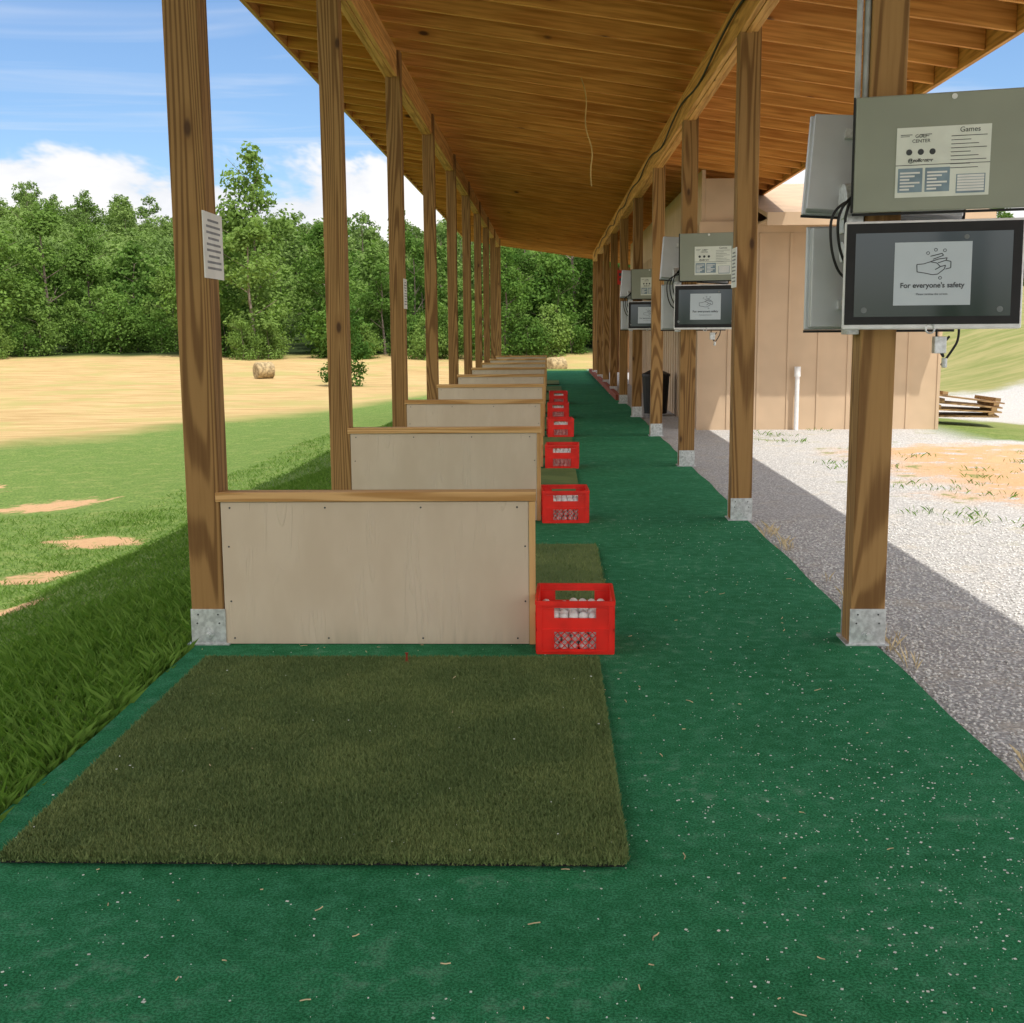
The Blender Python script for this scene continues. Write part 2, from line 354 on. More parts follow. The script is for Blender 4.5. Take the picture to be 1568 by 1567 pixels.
cable('hanging_wire',[(.33,yy,rb(.35)+.05),(.40,yy,3.75),(.36,yy,3.45),(.46,yy,3.2),(.42,yy,3.0),(.44,yy,2.85)],.006,plain('wire_yellow',(.6,.42,.15),.6),shel)
for dx in (-.022,.012): cable('conduit',[(xr-pw/2+dx-.02,Y0+.03,z) for z in (1.9,2.6,3.3,3.9)],.013,M_PIPE,shel)

# ---------------------------------------------------------------- dividers, mats, crates
M_MATB=plain('mat_rubber',(.02,.02,.02),.8)
PX0=xl+pw/2+.002; PX1=xp
for n in range(0,9):
    y=Y0+n*S; d=empty('divider_panel',(0,y,0)); top=zp
    m1=MB(); m1.box(PX0,PX1-.03,.0,.012,.004,top-.045); m1.box(PX0,PX1-.03,.055,.067,.004,top-.045); m1.obj('siding_board',M_PANEL,d)
    m2=MB(); m2.box(PX0-.02,PX1+.004,-.012,.08,top-.042,top); m2.obj('top_rail',W_TRIM,d,.003)
    m3=MB(); m3.box(PX1-.028,PX1,-.004,.071,.002,top-.044); m3.obj('end_stud',W_TRIMZ,d,.002)
    m4=MB()
    for i in range(4):
        for zz in (top-.07,.03):
            x=PX0+.04+i*(PX1-PX0-.12)/3; m4.tube((x,-.002,zz),(x,.001,zz),.0045,.0045,6)
    for zz in(.2,.45): m4.tube((PX1-.045,-.002,zz),(PX1-.045,.001,zz),.0045,.0045,6); m4.tube((PX0+.03,-.002,zz),(PX0+.03,.001,zz),.0045,.0045,6)
    m4.obj('screws',M_INK,d)
def hitting_mat(x0,x1,y0,y1,nb,name='hitting_mat',bh=.014):
    e=empty(name,(0,0,0))
    a=MB(); a.box(x0+.004,x1-.004,y0+.004,y1-.004,.001,.014); a.obj('rubber_base',M_MATB,e)
    a=MB(); a.box(x0,x1,y0,y1,.0145,.026,pr=.2); a.obj('turf_backing',M_TURF,e)
    if nb:
        P=np.stack([rng.uniform(x0,x1,nb),rng.uniform(y0,y1,nb),np.full(nb,.025)],-1)
        ne=nb//16; Pe=np.stack([rng.uniform(x0,x1,ne),y0+rng.uniform(-.012,.01,ne),rng.uniform(.008,.028,ne)],-1)
        ns=ne//2; Ps=np.stack([x1+rng.uniform(-.008,.006,ns),rng.uniform(y0,y1,ns),rng.uniform(.012,.028,ns)],-1)
        P=np.concatenate([P,Pe,Ps]); blades('turf_fibres',P,rng.uniform(.6,1.2,len(P))*bh,rng.uniform(.003,.006,len(P)),.9,M_TURF,e,tri=True)
    return e
hitting_mat(cl+.135,mr,2.98,Y0-.30,150000,bh=.013)
hitting_mat(cl+.13,mr+.1,Y0+.5,Y0+2.42,9000,bh=.02)
for n in range(2,9): hitting_mat(cl+.13,mr+.06+.03*(n%2),Y0+(n-1)*S+.9,Y0+n*S-.35,0)
a=MB(); tx,ty=-.60,Y0-.38; a.tube((tx,ty,.03),(tx,ty,.058),.005,.004,10); a.tube((tx,ty,.058),(tx,ty,.066),.004,.008,10); a.tube((tx,ty,.026),(tx,ty,.031),.014,.012,10); a.obj('golf_tee',plain('tee_rubber',(.25,.03,.015),.5),None)

def crate_mesh(w=.33,d=.36,h=.235):
    c=MB(); t=.006
    def wall(M,W):
        L=W/2; bx=lambda x0,x1,z0,z1,ex=0: c.box(x0,x1,0-ex,t+ex,z0,z1,.5,M)
        hw=L*.55
        bx(-L,L,h-.03,h); bx(-L,-hw,.0,h-.031); bx(hw,L,.0,h-.031)
        bx(-hw,hw,.112,h-.075); bx(-hw,hw,0,.022)
        c.box(-L-.004,L+.004,-.009,-.0005,h-.018,h+.002,.5,M); c.box(-L-.002,L+.002,-.006,-.0005,.0,.012,.5,M)
        c.box(-L,L,-.005,-.0005,.100,.112,.5,M); c.box(-hw-.006,-hw,-.005,-.0005,.02,.1,.5,M); c.box(hw,hw+.006,-.005,-.0005,.02,.1,.5,M)
        c.box(-L,-L+.02,-.007,-.0005,.012,h-.02,.5,M); c.box(L-.02,L,-.007,-.0005,.012,h-.02,.5,M)
        z0,z1=.022,.112; hh=z1-z0; s=.03
        k=-hw-hh
        while k<hw:
            for sg in (1,-1):
                x0=k; x1=k+hh; za,zb=z0,z1
                if x0<-hw: za=z0+(-hw-x0); x0=-hw
                if x1>hw: zb=z1-(x1-hw); x1=hw
                if x1-x0>.008:
                    if sg<0: za,zb=z0+z1-za,z0+z1-zb
                    L2=math.hypot(x1-x0,zb-za); an=math.atan2(zb-za,x1-x0)
                    R=M@Matrix.Translation(((x0+x1)/2,t/2+sg*.0006,(za+zb)/2))@Matrix.Rotation(-an,4,'Y')
                    c.box(-L2/2,L2/2,-t/2,t/2,-.0016,.0016,.5,R)
            k+=s
    wall(Matrix.Translation((0,-d/2,0)),w)
    wall(Matrix.Translation((0,d/2,0))@Matrix.Rotation(math.pi,4,'Z'),w)
    wall(Matrix.Translation((-w/2,0,0))@Matrix.Rotation(-math.pi/2,4,'Z'),d-.014)
    wall(Matrix.Translation((w/2,0,0))@Matrix.Rotation(math.pi/2,4,'Z'),d-.014)
    c.box(-w/2+.007,w/2-.007,-d/2+.007,d/2-.007,.002,.008,.5)
    return c.mesh('crate_shell',M_RED)
CR=crate_mesh()
def ball_mesh(w=.305,d=.335,layers=5):
    import bmesh
    bm=bmesh.new(); bmesh.ops.create_icosphere(bm,subdivisions=2,radius=.0213)
    v=np.array([q.co[:] for q in bm.verts]); f_=np.array([[q.index for q in fc.verts] for fc in bm.faces]); bm.free()
    C=[]
    for l in range(layers):
        z=.03+l*.032; o=(l%2)*.02
        for i in range(7):
            for j in range(7):
                if l==layers-1 and (random.random()<.55 and j>0): continue
                C.append((-w/2+.02+o*.5+i*.042+random.uniform(-.002,.002),-d/2+.016+(o*.8 if l<layers-1 else .004)+j*.0455+random.uniform(-.002,.002),z+random.uniform(-.004,.004)))
    C=np.array(C); V=(C[:,None]+v[None]).reshape(-1,3); F=(np.arange(len(C))*len(v))[:,None,None]+f_[None]
    me=npmesh('golf_balls',V,F.reshape(-1,3),np.zeros(len(V)),M_BALL); me.polygons.foreach_set('use_smooth',[True]*len(me.polygons)); return me
BALLS=ball_mesh()
for n in range(0,6):
    x=xp+.012+.33/2+(0,.0,.02,.03,.03,.06)[n]; y=Y0+n*S-.16+.18+(0,.05,.0,.1,0,.1)[n]
    e=empty('milk_crate',(x,y,.001)); e.rotation_euler=(0,0,math.radians((-1,1.5,-2,3,0,2)[n]))
    link(bpy.data.objects.new('shell',CR),e); link(bpy.data.objects.new('golf_balls',BALLS),e)

# ---------------------------------------------------------------- monitor stations
M_SCREEN,T,b=newmat('screen_glass')
xx=T.xyz(T.obj()); c=T.mix(T.ss(xx[2],-.22,.2),(.022,.035,.028),(.06,.075,.085)); T.put(b.inputs['Base Color'],c); b.inputs['Roughness'].default_value=.08  # dark slate display, its greenish reflection painted into the colour
T.put(b.inputs['Emission Color'],c); b.inputs['Emission Strength'].default_value=.3
M_CARD=plain('screen_card',(.40,.45,.47),.2,0,5,.03,emis=.15)
M_POST2=plain('poster_sheet',(.74,.77,.70),.35,0,8,.05)
M_BLUE=plain('poster_blue',(.22,.30,.36),.5)
def monitor(par,M,w=.70,h=.44,name='touch_monitor'):
    e=bpy.data.objects.new(name,None); link(e,par); e.matrix_local=M
    a=MB(); a.box(-w/2,w/2,.0,.045,-h/2,h/2); a.obj('monitor_housing',M_WHITE,e,.006)
    a=MB(); a.box(-w/2+.008,w/2-.008,-.004,-.0005,-h/2+.018,h/2-.010); a.obj('bezel_glass',M_BLACK,e,.002)
    a=MB(); a.box(-w/2+.045,w/2-.045,-.0065,-.0045,-h/2+.05,h/2-.05); a.obj('display',M_SCREEN,e)
    a=MB(); a.box(-.15,.15,-.0085,-.007,-.125,.13); a.obj('message_card',M_CARD,e,.001)
    R=(math.pi/2,0,0)
    text('message_text',"For everyone's safety",.029,(0,-.0092,-.045),R,M_INK,e,bold=.0006); text('message_subtext',"Please sanitise the screen",.012,(0,-.0092,-.08),R,M_INK,e)
    ic=MB()
    def stroke(P,r=.0018):
        for p,q in zip(P[:-1],P[1:]): ic.tube((p[0],-.0088,p[1]),(q[0],-.0088,q[1]),r,r,5)
    stroke([(-.06,.01),(-.03,.005),(0,-.002),(.02,.0),(.045,.02),(.05,.035),(.03,.03),(.01,.018)]); stroke([(-.06,.01),(-.062,.04),(-.035,.042),(-.01,.05),(.015,.045),(.03,.03)])
    stroke([(.02,.045),(.05,.055),(.055,.065),(.02,.06),(-.01,.05)]); stroke([(.0,.06),(.04,.075),(.035,.083),(-.01,.072)]); stroke([(.05,.02),(.07,.025),(.07,.05),(.05,.055)])
    for cx,cz in((-.02,.085),(.01,.098),(.045,.095),(.03,-.015)): stroke([(cx+.006*math.cos(t),cz+.006*math.sin(t)) for t in np.linspace(0,6.283,9)],.0012)
    ic.obj('hands_icon',M_INK,e)
    a=MB()
    for sx in(-1,1): a.tube((sx*.265,-.0068,-.143),(sx*.265,-.0078,-.143),.012,.012,16)
    a.tube((.128,-.0085,.148),(.128,-.0088,.148),.010,.010,16); a.obj('screen_buttons',plain('screen_icon_grey',(.16,.18,.18),.3),e)
    a=MB(); a.box(-.1,.1,.046,.10,-.1,.1); a.tube((0,.1,0),(0,.17,0),.03,.03,12); a.obj('wall_bracket',M_GALV,e)
    a=MB()
    for k in range(12):
        t=k/12*6.283; t2=(k+1)/12*6.283
        a.tube((.018*math.cos(t),-.0,-h/2+.018*math.sin(t)),(.018*math.cos(t2),0,-h/2+.018*math.sin(t2)),.004,.004,6)
    a.obj('lock_ring',M_GALV,e)
    return e
def enclosure(par,M,w=.84,h=.46,poster=True,back=False,px=0.):
    e=bpy.data.objects.new('metal_enclosure',None); link(e,par); e.matrix_local=M
    mm=M_ENCB if back else M_ENC
    a=MB(); a.box(-w/2,w/2,0,.02,-h/2,h/2); a.obj('cabinet_lid',mm,e,.006)
    a=MB(); a.box(-w/2+.015,w/2-.015,.0205,.11,-h/2+.012,h/2-.012); a.obj('cabinet_body',mm,e,.004)
    a=MB(); a.box(-w/2-.003,w/2+.003,.018,.026,-h/2-.012,-h/2-.001); a.box(-w/2-.009,-w/2-.001,.0,.025,-h/2,h/2); a.obj('gasket',M_BLACK,e)
    a=MB(); a.tube((-.04,-.004,h/2-.018),(-.04,0,h/2-.018),.011,.011,16); a.obj('lid_button',M_PAPER,e)
    a=MB()
    for zz in(-.12,.12): a.box(-.2,.2,.111,.15,zz-.02,zz+.02)
    a.obj('mount_rails',M_GALV,e)
    if poster:
        R=(math.pi/2,0,0); y=-.0032
        pe=bpy.data.objects.new('poster_group',None); link(pe,e); pe.location=(0,0,-.03); e2=pe
        a=MB(); a.box(px-.18,px+.18,-.0025,-.0006,-.145,.13); a.obj('poster',M_POST2,e2)
        text('poster_heading','Games',.028,(px+.10,y,.112),R,M_INK,e2)
        a=MB()
        for i in range(9): a.box(px+.03,px+.165-.03*((i*5)%3),y-.0004,y+.0004,.088-i*.0155,.0905-i*.0155)
        for i in range(2): a.box(px-.165+i*.075,px-.12+i*.075,y-.0004,y+.0004,.1,.1025); a.box(px-.165+i*.075,px-.13+i*.075,y-.0004,y+.0004,.094,.096)
        text('poster_title','GOLF\nCENTER',.019,(px-.085,y,.085),R,M_INK,e2); text('poster_handle','@golfcenter',.019,(px-.085,y,.0),R,M_INK,e2,bold=.0006)
        for i in range(3): a.tube((px-.13+i*.045,y+.0004,.033),(px-.13+i*.045,y-.0003,.033),.012,.012,14)
        a.obj('poster_print',M_INK,e2)
        a=MB()
        for i in range(2): a.box(px-.17+i*.105,px-.17+i*.105+.095,y-.0003,y+.0004,-.125,-.03)
        a.box(px+.055,px+.165,y-.0003,y+.0004,-.135,-.06)
        a.obj('poster_boxes',M_BLUE,e2)
        a=MB()
        for i in range(3):
            x=(px-.17,px-.065,px+.055)[i]
            for k in range(6): a.box(x+.008,x+.085-.02*(k%3),y-.0008,y-.0004,-.052-k*.013,-.045-k*.013) if i<2 else a.box(x+.004,x+.106,y-.0008,y-.0004,-.072-k*.011,-.063-k*.011)
        a.obj('poster_box_print',M_PAPER,e2)
        a=MB(); a.box(px-.18,px+.18,y-.0003,y+.0004,-.019,-.0165); a.obj('poster_rule',M_INK,e2)
    return e
def station(n):
    y=Y0+n*S; st=empty('monitor_station',(xr,y,0)); w=.84 if n==0 else .66; dx=0 if n==0 else -.05
    rz=lambda d: Matrix.Rotation(math.radians(d),4,'Z')
    monitor(st,Matrix.Translation((.155+dx*.3,-.2,1.612))@rz(-11)@Matrix.Rotation(math.radians(-3),4,'X'),w=.70 if n==0 else .62)
    enclosure(st,Matrix.Translation((.255+dx,-.2,2.10))@rz(-16)@Matrix.Rotation(math.radians(3),4,'X'),w=w,px=-.075 if n==0 else 0.)
    e=enclosure(st,Matrix.Translation((.10,.36,2.10))@rz(172)@Matrix.Rotation(math.radians(4),4,'X')@Matrix.Rotation(math.radians(-4),4,'Y'),w=.70,h=.44,poster=False,back=True)
    e=enclosure(st,Matrix.Translation((.08,.32,1.62))@rz(176),w=.66,h=.46,poster=False,back=True); e.name='rear_monitor_cabinet'
    a=MB(); a.tube((-.16,.05,1.93),(-.06,.05,1.93),.075,.075,14); a.tube((-.155,.06,1.72),(-.05,.06,1.72),.045,.045,14)
    a.box(-.15,-.08,.0,.14,1.80,1.87); a.box(-.13,-.076,.02,.12,1.37,1.53); a.obj('cable_gland_box',M_GALV,st,.003)
    for k in range(3):
        q=-.12-.03*k
        cable('loop_cable',[(-.09,-.02,2.00-.03*k),(q-.05,-.06,1.92),(q-.05,-.05,1.76-.02*k),(q+.02,-.03,1.64-.03*k),(-.07,-.05,1.60)],.006,M_CABLE,st)
    cable('dangling_cable',[(.22,-.1,1.45),(.20,-.12,1.34),(.25,-.12,1.26),(.23,-.1,1.32),(.27,-.1,1.36)],.005,M_CABLE,st)
    cable('dangling_cable',[(.3,-.1,1.45),(.31,-.12,1.36),(.27,-.12,1.29),(.24,-.1,1.24)],.005,M_CABLE,st)
    a=MB(); a.box(.20,.25,-.13,-.09,1.29,1.36); a.tube((.25,-.11,1.23),(.25,-.11,1.27),.012,.012,8); a.obj('power_adapter',M_GALV,st,.003)
for n in (0,2,4): station(n)
# ---------------------------------------------------------------- small signs
def side_sign(x,y,z,w,h,face):
    s=empty('posted_sign',(x,y,z)); a=MB()
    a.box(*(sorted((0,.004*face))),-w/2,w/2,-h/2,h/2); a.obj('plastic_sleeve',M_PAPER,s)
    a=MB()
    for i in range(9):
        ww=w*(.36 if i%3 else .28); zz=h*.38-i*h*.09
        a.box(*sorted((.0048*face,.0054*face)),-ww,ww,zz-.006,zz+.004)
    a.obj('printing',plain('print_grey',(.25,.26,.28),.6),s)
side_sign(xl+pw/2+.002,Y0+.06,1.77,.30,.28,1)
side_sign(xl+pw/2+.002,Y0+2*S+.06,1.77,.26,.30,1)
def front_sign(x,y,z,w,h,mat,name='posted_sign'):
    a=MB(); a.box(-w/2,w/2,-.006,-.001,-h/2,h/2)
    a.box(-w*.35,w*.35,-.008,-.0065,h*.1,h*.3,mi=1); a.box(-w*.3,w*.3,-.008,-.0065,-h*.25,-h*.05,mi=1)
    o=a.obj(name,[mat,M_INK]); o.location=(x,y,z)
side_sign(xr-pw/2-.002,Y0+S+.06,1.83,.22,.28,-1)
front_sign(xr-.12,Y0+4.6*S,2.3,.18,.25,plain('sign_red',(.6,.04,.03),.5),'warning_sign')
front_sign(1.62,YE-.1,2.6,.3,.22,M_PAPER)
# ---------------------------------------------------------------- building
M_SIDE=plain('tan_siding',(.56,.415,.28),.75,0,2.2,.05,.1)
bd=empty('tan_building')
BX0,BX1=2.12,5.5; BY0,BY1=17.2,32.; BZ=2.87
a=MB(); a.box(BX0,BX1,BY0,BY1,-.1,BZ); a.obj('walls',M_SIDE,bd)
a=MB()
x=BX0
while x<=BX1+.01: a.box(x-.022,x+.022,BY0-.013,BY0-.001,-.05,BZ-.16); x+=.4225
y=BY0+.3
while y<BY1: a.box(BX0-.013,BX0-.001,y-.022,y+.022,-.05,BZ-.02); a.box(BX1+.001,BX1+.013,y-.022,y+.022,-.05,BZ-.02); y+=.4
a.box(BX0-.02,BX1+.03,BY0-.035,BY0-.021,BZ-.15,BZ); a.obj('battens_and_trim',M_SIDE,bd)
a=MB(); e0=.78; pit=.2; rz0=BZ-.02; yr=BY0+3.6
def rp(y): return rz0+ (min(y,yr*2-y)-(BY0-e0))*pit
rx0,rx1=2.9,BX1+.4
for ya,yb in((BY0-e0,yr),(yr,2*yr-BY0+e0)):
    a.hexa([(rx0,ya,rp(ya)),(rx1,ya,rp(ya)),(rx1,yb,rp(yb)),(rx0,yb,rp(yb)),(rx0,ya,rp(ya)+.06),(rx1,ya,rp(ya)+.06),(rx1,yb,rp(yb)+.06),(rx0,yb,rp(yb)+.06)])
a.obj('roof',plain('tan_roof',(.50,.37,.25),.6,0,3,.08),bd)
a=MB(); a.box(rx0,rx1,BY0-e0-.03,BY0-e0-.002,rz0-.1,rz0+.07); a.box(rx0,rx1,BY0-e0,BY0-.04,rz0-.03,rz0-.01); a.obj('fascia_and_soffit',M_SIDE,bd)
a=MB(); a.quad([(BX1+.01,BY0,BZ),(BX1+.01,2*yr-BY0,BZ),(BX1+.01,yr,BZ+.75)]); a.obj('gable_end',M_SIDE,bd)
a=MB(); a.box(BX0+.01,BX0+.06,BY0+.02,BY1,BZ+.002,rb(BX0)-.02); a.box(BX0+.062,2.9,BY0+.02,BY0+.06,BZ+.002,rb(2.9)-.02); a.obj('upper_wall',M_SIDE,bd)
a=MB(); a.tube((3.5,BY0-.09,-.1),(3.5,BY0-.09,.74),.032,.032,12); a.tube((3.5,BY0-.09,.72),(3.5,BY0-.09,.86),.045,.045,12); a.obj('vent_pipe',M_WHITE)
a=MB()
for i in range(12): a.box(1.62+i*.125,1.74+i*.125,YE-.08,YE-.04,-.02,3.4)
a.box(1.60,1.75,YE-.25,YE-.1,0,3.5); a.box(2.3,2.42,YE-.22,YE-.1,0,3.4); a.obj('end_wall_boards',wood('dark_boards',2,(.14,.065,.025),(.32,.16,.06),.5),shel)
a=MB(); a.box(1.32,1.42,Y0+5.3*S,YE,.001,.11); a.obj('kerb_timber',plain('red_brown_stain',(.24,.06,.03),.7),None,.005)
a=MB(); bx,by=1.78,20.2; a.tube((bx,by,.0),(bx,by,.62),.19,.23,20); a.tube((bx,by,.62),(bx,by,.66),.245,.24,20); a.tube((bx,by,.66),(bx,by,.72),.23,.10,20); a.obj('trash_can',M_BLACK)
pl=empty('lumber_pile',(6.28,18.5,0)); a=MB()
for l in range(4):
    for k in range(6):
        R=Matrix.Translation((0,0,.06+l*.085))@Matrix.Rotation(math.radians(-14+l*5+random.uniform(-2,2)),4,'Z')@Matrix.Rotation(math.radians(2.5*l),4,'Y')
        a.box(-.5,.5,-.4+k*.14,-.3+k*.14,0,.022,M=R)
    a.box(-.45,-.37,-.4,.4,.025,.08,M=R); a.box(.35,.43,-.4,.4,.025,.08,M=R)
a.obj('boards',wood('old_boards',0,(.20,.12,.06),(.46,.30,.15),.4),pl)
# ---------------------------------------------------------------- hay bales
M_BALE=plain('bale_straw',(.34,.26,.145),.9,0,6,.4,.8)
def bale(x,y,r,L,rz):
    a=MB(); n=40; rings=[(-L/2,.0),(-L/2,r*.5),(-L/2-.01,r*.9),(-L/2+.05,r),(-L/4,r*1.01),(0,r),(L/4,r*1.01),(L/2-.05,r),(L/2+.01,r*.9),(L/2,r*.5),(L/2,0)]
    for (u,rr) in rings:
        for i in range(n):
            t=i/n*6.2832; q=rr*(1+random.uniform(-.018,.018)); a.v.append((u+random.uniform(-.01,.01),q*math.cos(t),q*math.sin(t)*.97)); a.p.append(0)
    for k in range(len(rings)-1):
        for i in range(n): a.f.append((k*n+i,k*n+(i+1)%n,(k+1)*n+(i+1)%n,(k+1)*n+i)); a.mi.append(0)
    o=a.obj('hay_bale',M_BALE,None,0,True); o.location=(x,y,float(ground_z(x,y))+r*.93); o.rotation_euler=(0,0,rz)
bale(-18.1,76,.55,1.1,.6); bale(.5,84,.6,1.15,.5)
# ---------------------------------------------------------------- trees
def tree_mesh(seed,h=13.,r=4.2,nl=5200,ls=.30,base=.16,name='tree'):
    R=np.random.default_rng(seed); random.seed(seed); a=MB()
    p=Vector((0,0,-.5)); rad=.22*h/13
    for k in range(5):
        q=p+Vector((R.uniform(-.2,.2),R.uniform(-.2,.2),h*.17)); a.tube(p,q,rad,rad*.75,7,caps=False)
        if k>=1:
            for j in range(2):
                an=R.uniform(0,6.28); e=q+Vector((math.cos(an)*r*.6,math.sin(an)*r*.6,h*.12)); a.tube(q,e,rad*.4,rad*.12,5,caps=False)
        p=q; rad*=.75
    TV=np.array(a.v); TF=a.f
    nlob=26; L=[]
    for k in range(nlob):
        t=R.uniform(0,1)**.8; z=h*(base+(.97-base)*t); prof=math.sin(math.pi*min(1,.18+t*.78))**.7
        an=R.uniform(0,6.283); rr=r*prof*R.uniform(.35,.8); L.append((math.cos(an)*rr,math.sin(an)*rr,z,r*R.uniform(.25,.46)*(.6+.5*prof),R.uniform(0,1)))
    L=np.array(L); w=L[:,3]**2; w/=w.sum(); idx=R.choice(nlob,nl,p=w)
    d=R.normal(size=(nl,3)); d/=np.linalg.norm(d,axis=1)[:,None]; d[:,2]=d[:,2]*.8+.12
    rad=(R.random(nl)**.35)*R.uniform(.75,1.2,nl); C=L[idx,:3]+d*(L[idx,3]*rad)[:,None]; C[:,2]=np.maximum(C[:,2],h*.03)
    nrm=d*.7+R.normal(size=(nl,3))*.5+np.array([0,-.12,.5]); nrm/=np.linalg.norm(nrm,axis=1)[:,None]
    u=np.cross(nrm,R.normal(size=(nl,3))); u/=np.linalg.norm(u,axis=1)[:,None]; v=np.cross(nrm,u); s=ls*R.uniform(.5,1.25,nl)[:,None]
    Q=np.stack([C-u*s*.6,C-v*s*.35+u*s*.05,C+u*s*.6,C+v*s*.38-nrm*s*.15],1).reshape(-1,3)
    pr=np.clip(L[idx,4]*.55+R.uniform(0,.45,nl),0,1)
    F2=(np.arange(nl)*4)[:,None]+np.array([0,1,2,3])
    V=np.concatenate([TV,Q]); me=bpy.data.meshes.new(name); me.from_pydata(V.tolist(),[],TF+(F2+len(TV)).tolist()); me.update()
    at=me.attributes.new('pr','FLOAT','POINT'); at.data.foreach_set('value',np.concatenate([np.zeros(len(TV)),np.repeat(pr,4)]).astype(np.float32))
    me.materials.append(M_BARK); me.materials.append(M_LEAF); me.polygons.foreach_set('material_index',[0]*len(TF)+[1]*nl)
    return me
coll=bpy.data.collections.new('forest_tree_variants')
for k,(h,r,ls,nl) in enumerate([(13,4.4,.38,4500),(15,4.0,.36,4500),(11,4.6,.38,4500),(14,3.3,.34,4000),(9,4.0,.36,3500),(6,3.2,.30,3000),(11,3.6,.50,1500),(9,3.9,.50,1400),(13,3.0,.48,1500),(5,3.2,.42,1100)]):
    o=bpy.data.objects.new('tree_variant_%d'%k,tree_mesh(10+k,h,r,nl,ls,.07 if k<4 else .03)); coll.objects.link(o)
P=[];RT=[];SC=[]; IX=[]
def addt(x,y,sc,ix): P.append((x,y,float(ground_z(x,y))-.2)); RT.append((0,0,random.uniform(0,6.28))); SC.append((sc*random.uniform(.85,1.2),sc*random.uniform(.85,1.2),sc)); IX.append(ix)
random.seed(11)
x=-90
while x<62:
    e=104+3*math.sin(x*.11)+2*math.sin(x*.31)+ (4 if -45<x<-30 else 0)
    k=1. if x<15 else .62
    g_=.85+.22*math.sin(x*.23+1)+.12*math.sin(x*.71)
    addt(x,e+random.uniform(-1.5,1.5),k*g_*random.uniform(.6,1.0),random.randrange(5)); addt(x+random.uniform(-2,2),e+7+random.uniform(-2,2),k*g_*random.uniform(.7,1.1),random.randrange(5))
    addt(x+random.uniform(-2,2),e-3.5+random.uniform(-1,1),random.uniform(.45,.9),5); addt(x+random.uniform(1,3),e-2+random.uniform(-1,1),random.uniform(.4,.75),5)
    addt(x+random.uniform(-2,2),e+3+random.uniform(-1,1),random.uniform(.7,1.),5)
    x+=random.uniform(4.,5.6)
y=119
while y<255:
    x=-.60*y
    while x<.12*y:
        u=x/y
        if -.50<u<-.30 and 125<y<215: addt(x+random.uniform(-2,2),y+random.uniform(-2,2),random.uniform(1.,1.25),9)
        else: addt(x+random.uniform(-2.5,2.5),y+random.uniform(-2.5,2.5),random.uniform(.55,.95),6+random.randrange(3))
        x+=5.8
    y+=6.4
me=bpy.data.meshes.new('forest'); me.from_pydata(P,[],[])
for nm,ty,dat in(('rot','FLOAT_VECTOR',RT),('scl','FLOAT_VECTOR',SC)):
    at=me.attributes.new(nm,ty,'POINT'); at.data.foreach_set('vector',np.array(dat,dtype=np.float32).ravel())
at=me.attributes.new('ix','INT','POINT'); at.data.foreach_set('value',np.array(IX,dtype=np.int32))
fo=link(bpy.data.objects.new('forest',me))
g=bpy.data.node_groups.new('forest_scatter','GeometryNodeTree')
g.interface.new_socket('Geometry',in_out='INPUT',socket_type='NodeSocketGeometry'); g.interface.new_socket('Geometry',in_out='OUTPUT',socket_type='NodeSocketGeometry')
gi=g.nodes.new('NodeGroupInput'); go=g.nodes.new('NodeGroupOutput'); ip=g.nodes.new('GeometryNodeInstanceOnPoints'); ci=g.nodes.new('GeometryNodeCollectionInfo')
ci.inputs['Collection'].default_value=coll; ci.inputs['Separate Children'].default_value=True; ci.inputs['Reset Children'].default_value=True
def na(nm,ty):
    q=g.nodes.new('GeometryNodeInputNamedAttribute'); q.data_type=ty; q.inputs['Name'].default_value=nm
    return [s for s in q.outputs if s.enabled and s.name=='Attribute'][0]
ip.inputs['Pick Instance'].default_value=True
g.links.new(gi.outputs[0],ip.inputs['Points']); g.links.new(ci.outputs[0],ip.inputs['Instance'])
g.links.new(na('ix','INT'),ip.inputs['Instance Index']); g.links.new(na('rot','FLOAT_VECTOR'),ip.inputs['Rotation']); g.links.new(na('scl','FLOAT_VECTOR'),ip.inputs['Scale'])
g.links.new(ip.outputs[0],go.inputs[0])
md_=fo.modifiers.new('scatter','NODES'); md_.node_group=g
st=bpy.data.objects.new('small_tree',tree_mesh(77,5.2,1.5,2600,.2,.04,'small_tree')); st.location=(-11.6,68,float(ground_z(-11.6,68))-.1); link(st)
# ---------------------------------------------------------------- grass, gravel, debris
n=150000
X=-np.abs(rng.gamma(1.4,1.8,n))+cl-.02; Y=rng.uniform(2.,16,n)
X2=cl-.02-rng.random(45000)**1.3*1.6; Y2=rng.uniform(2.2,8,45000); X3=cl-.02-rng.random(22000)*4; Y3=rng.uniform(14,30,22000)
big=np.concatenate([np.zeros(n),np.ones(45000),np.zeros(22000)+.5]); X=np.concatenate([X,X2,X3]); Y=np.concatenate([Y,Y2,Y3])
clump=np.sin(X*5.1+2*np.sin(Y*3.3))*np.sin(Y*4.3+1.7*np.sin(X*2.1)); keep=rng.random(len(X))<(.65+.35*clump)
for (cx,cy,ax,ay) in SOIL: keep&=~((((X-cx)/ax)**2+((Y-cy)/ay)**2)<rng.uniform(.3,1.3,len(X)))
keep&=(X>-.52*Y-1.5)
X=X[keep];Y=Y[keep];big=big[keep]; Z=ground_z(X,Y)-.01
h=rng.uniform(.02,.055,len(X))*(1+1.2*big*rng.random(len(X)))
blades('grass',np.stack([X,Y,Z],-1),h,rng.uniform(.002,.0045,len(X))*(1+Y*.06),1.1,M_GRASS)
cx=rng.uniform(2.6,7,48); cy=rng.uniform(8.5,17,48); X=np.repeat(cx,30)+rng.normal(0,.12,48*30); Y=np.repeat(cy,30)+rng.normal(0,.1,48*30)
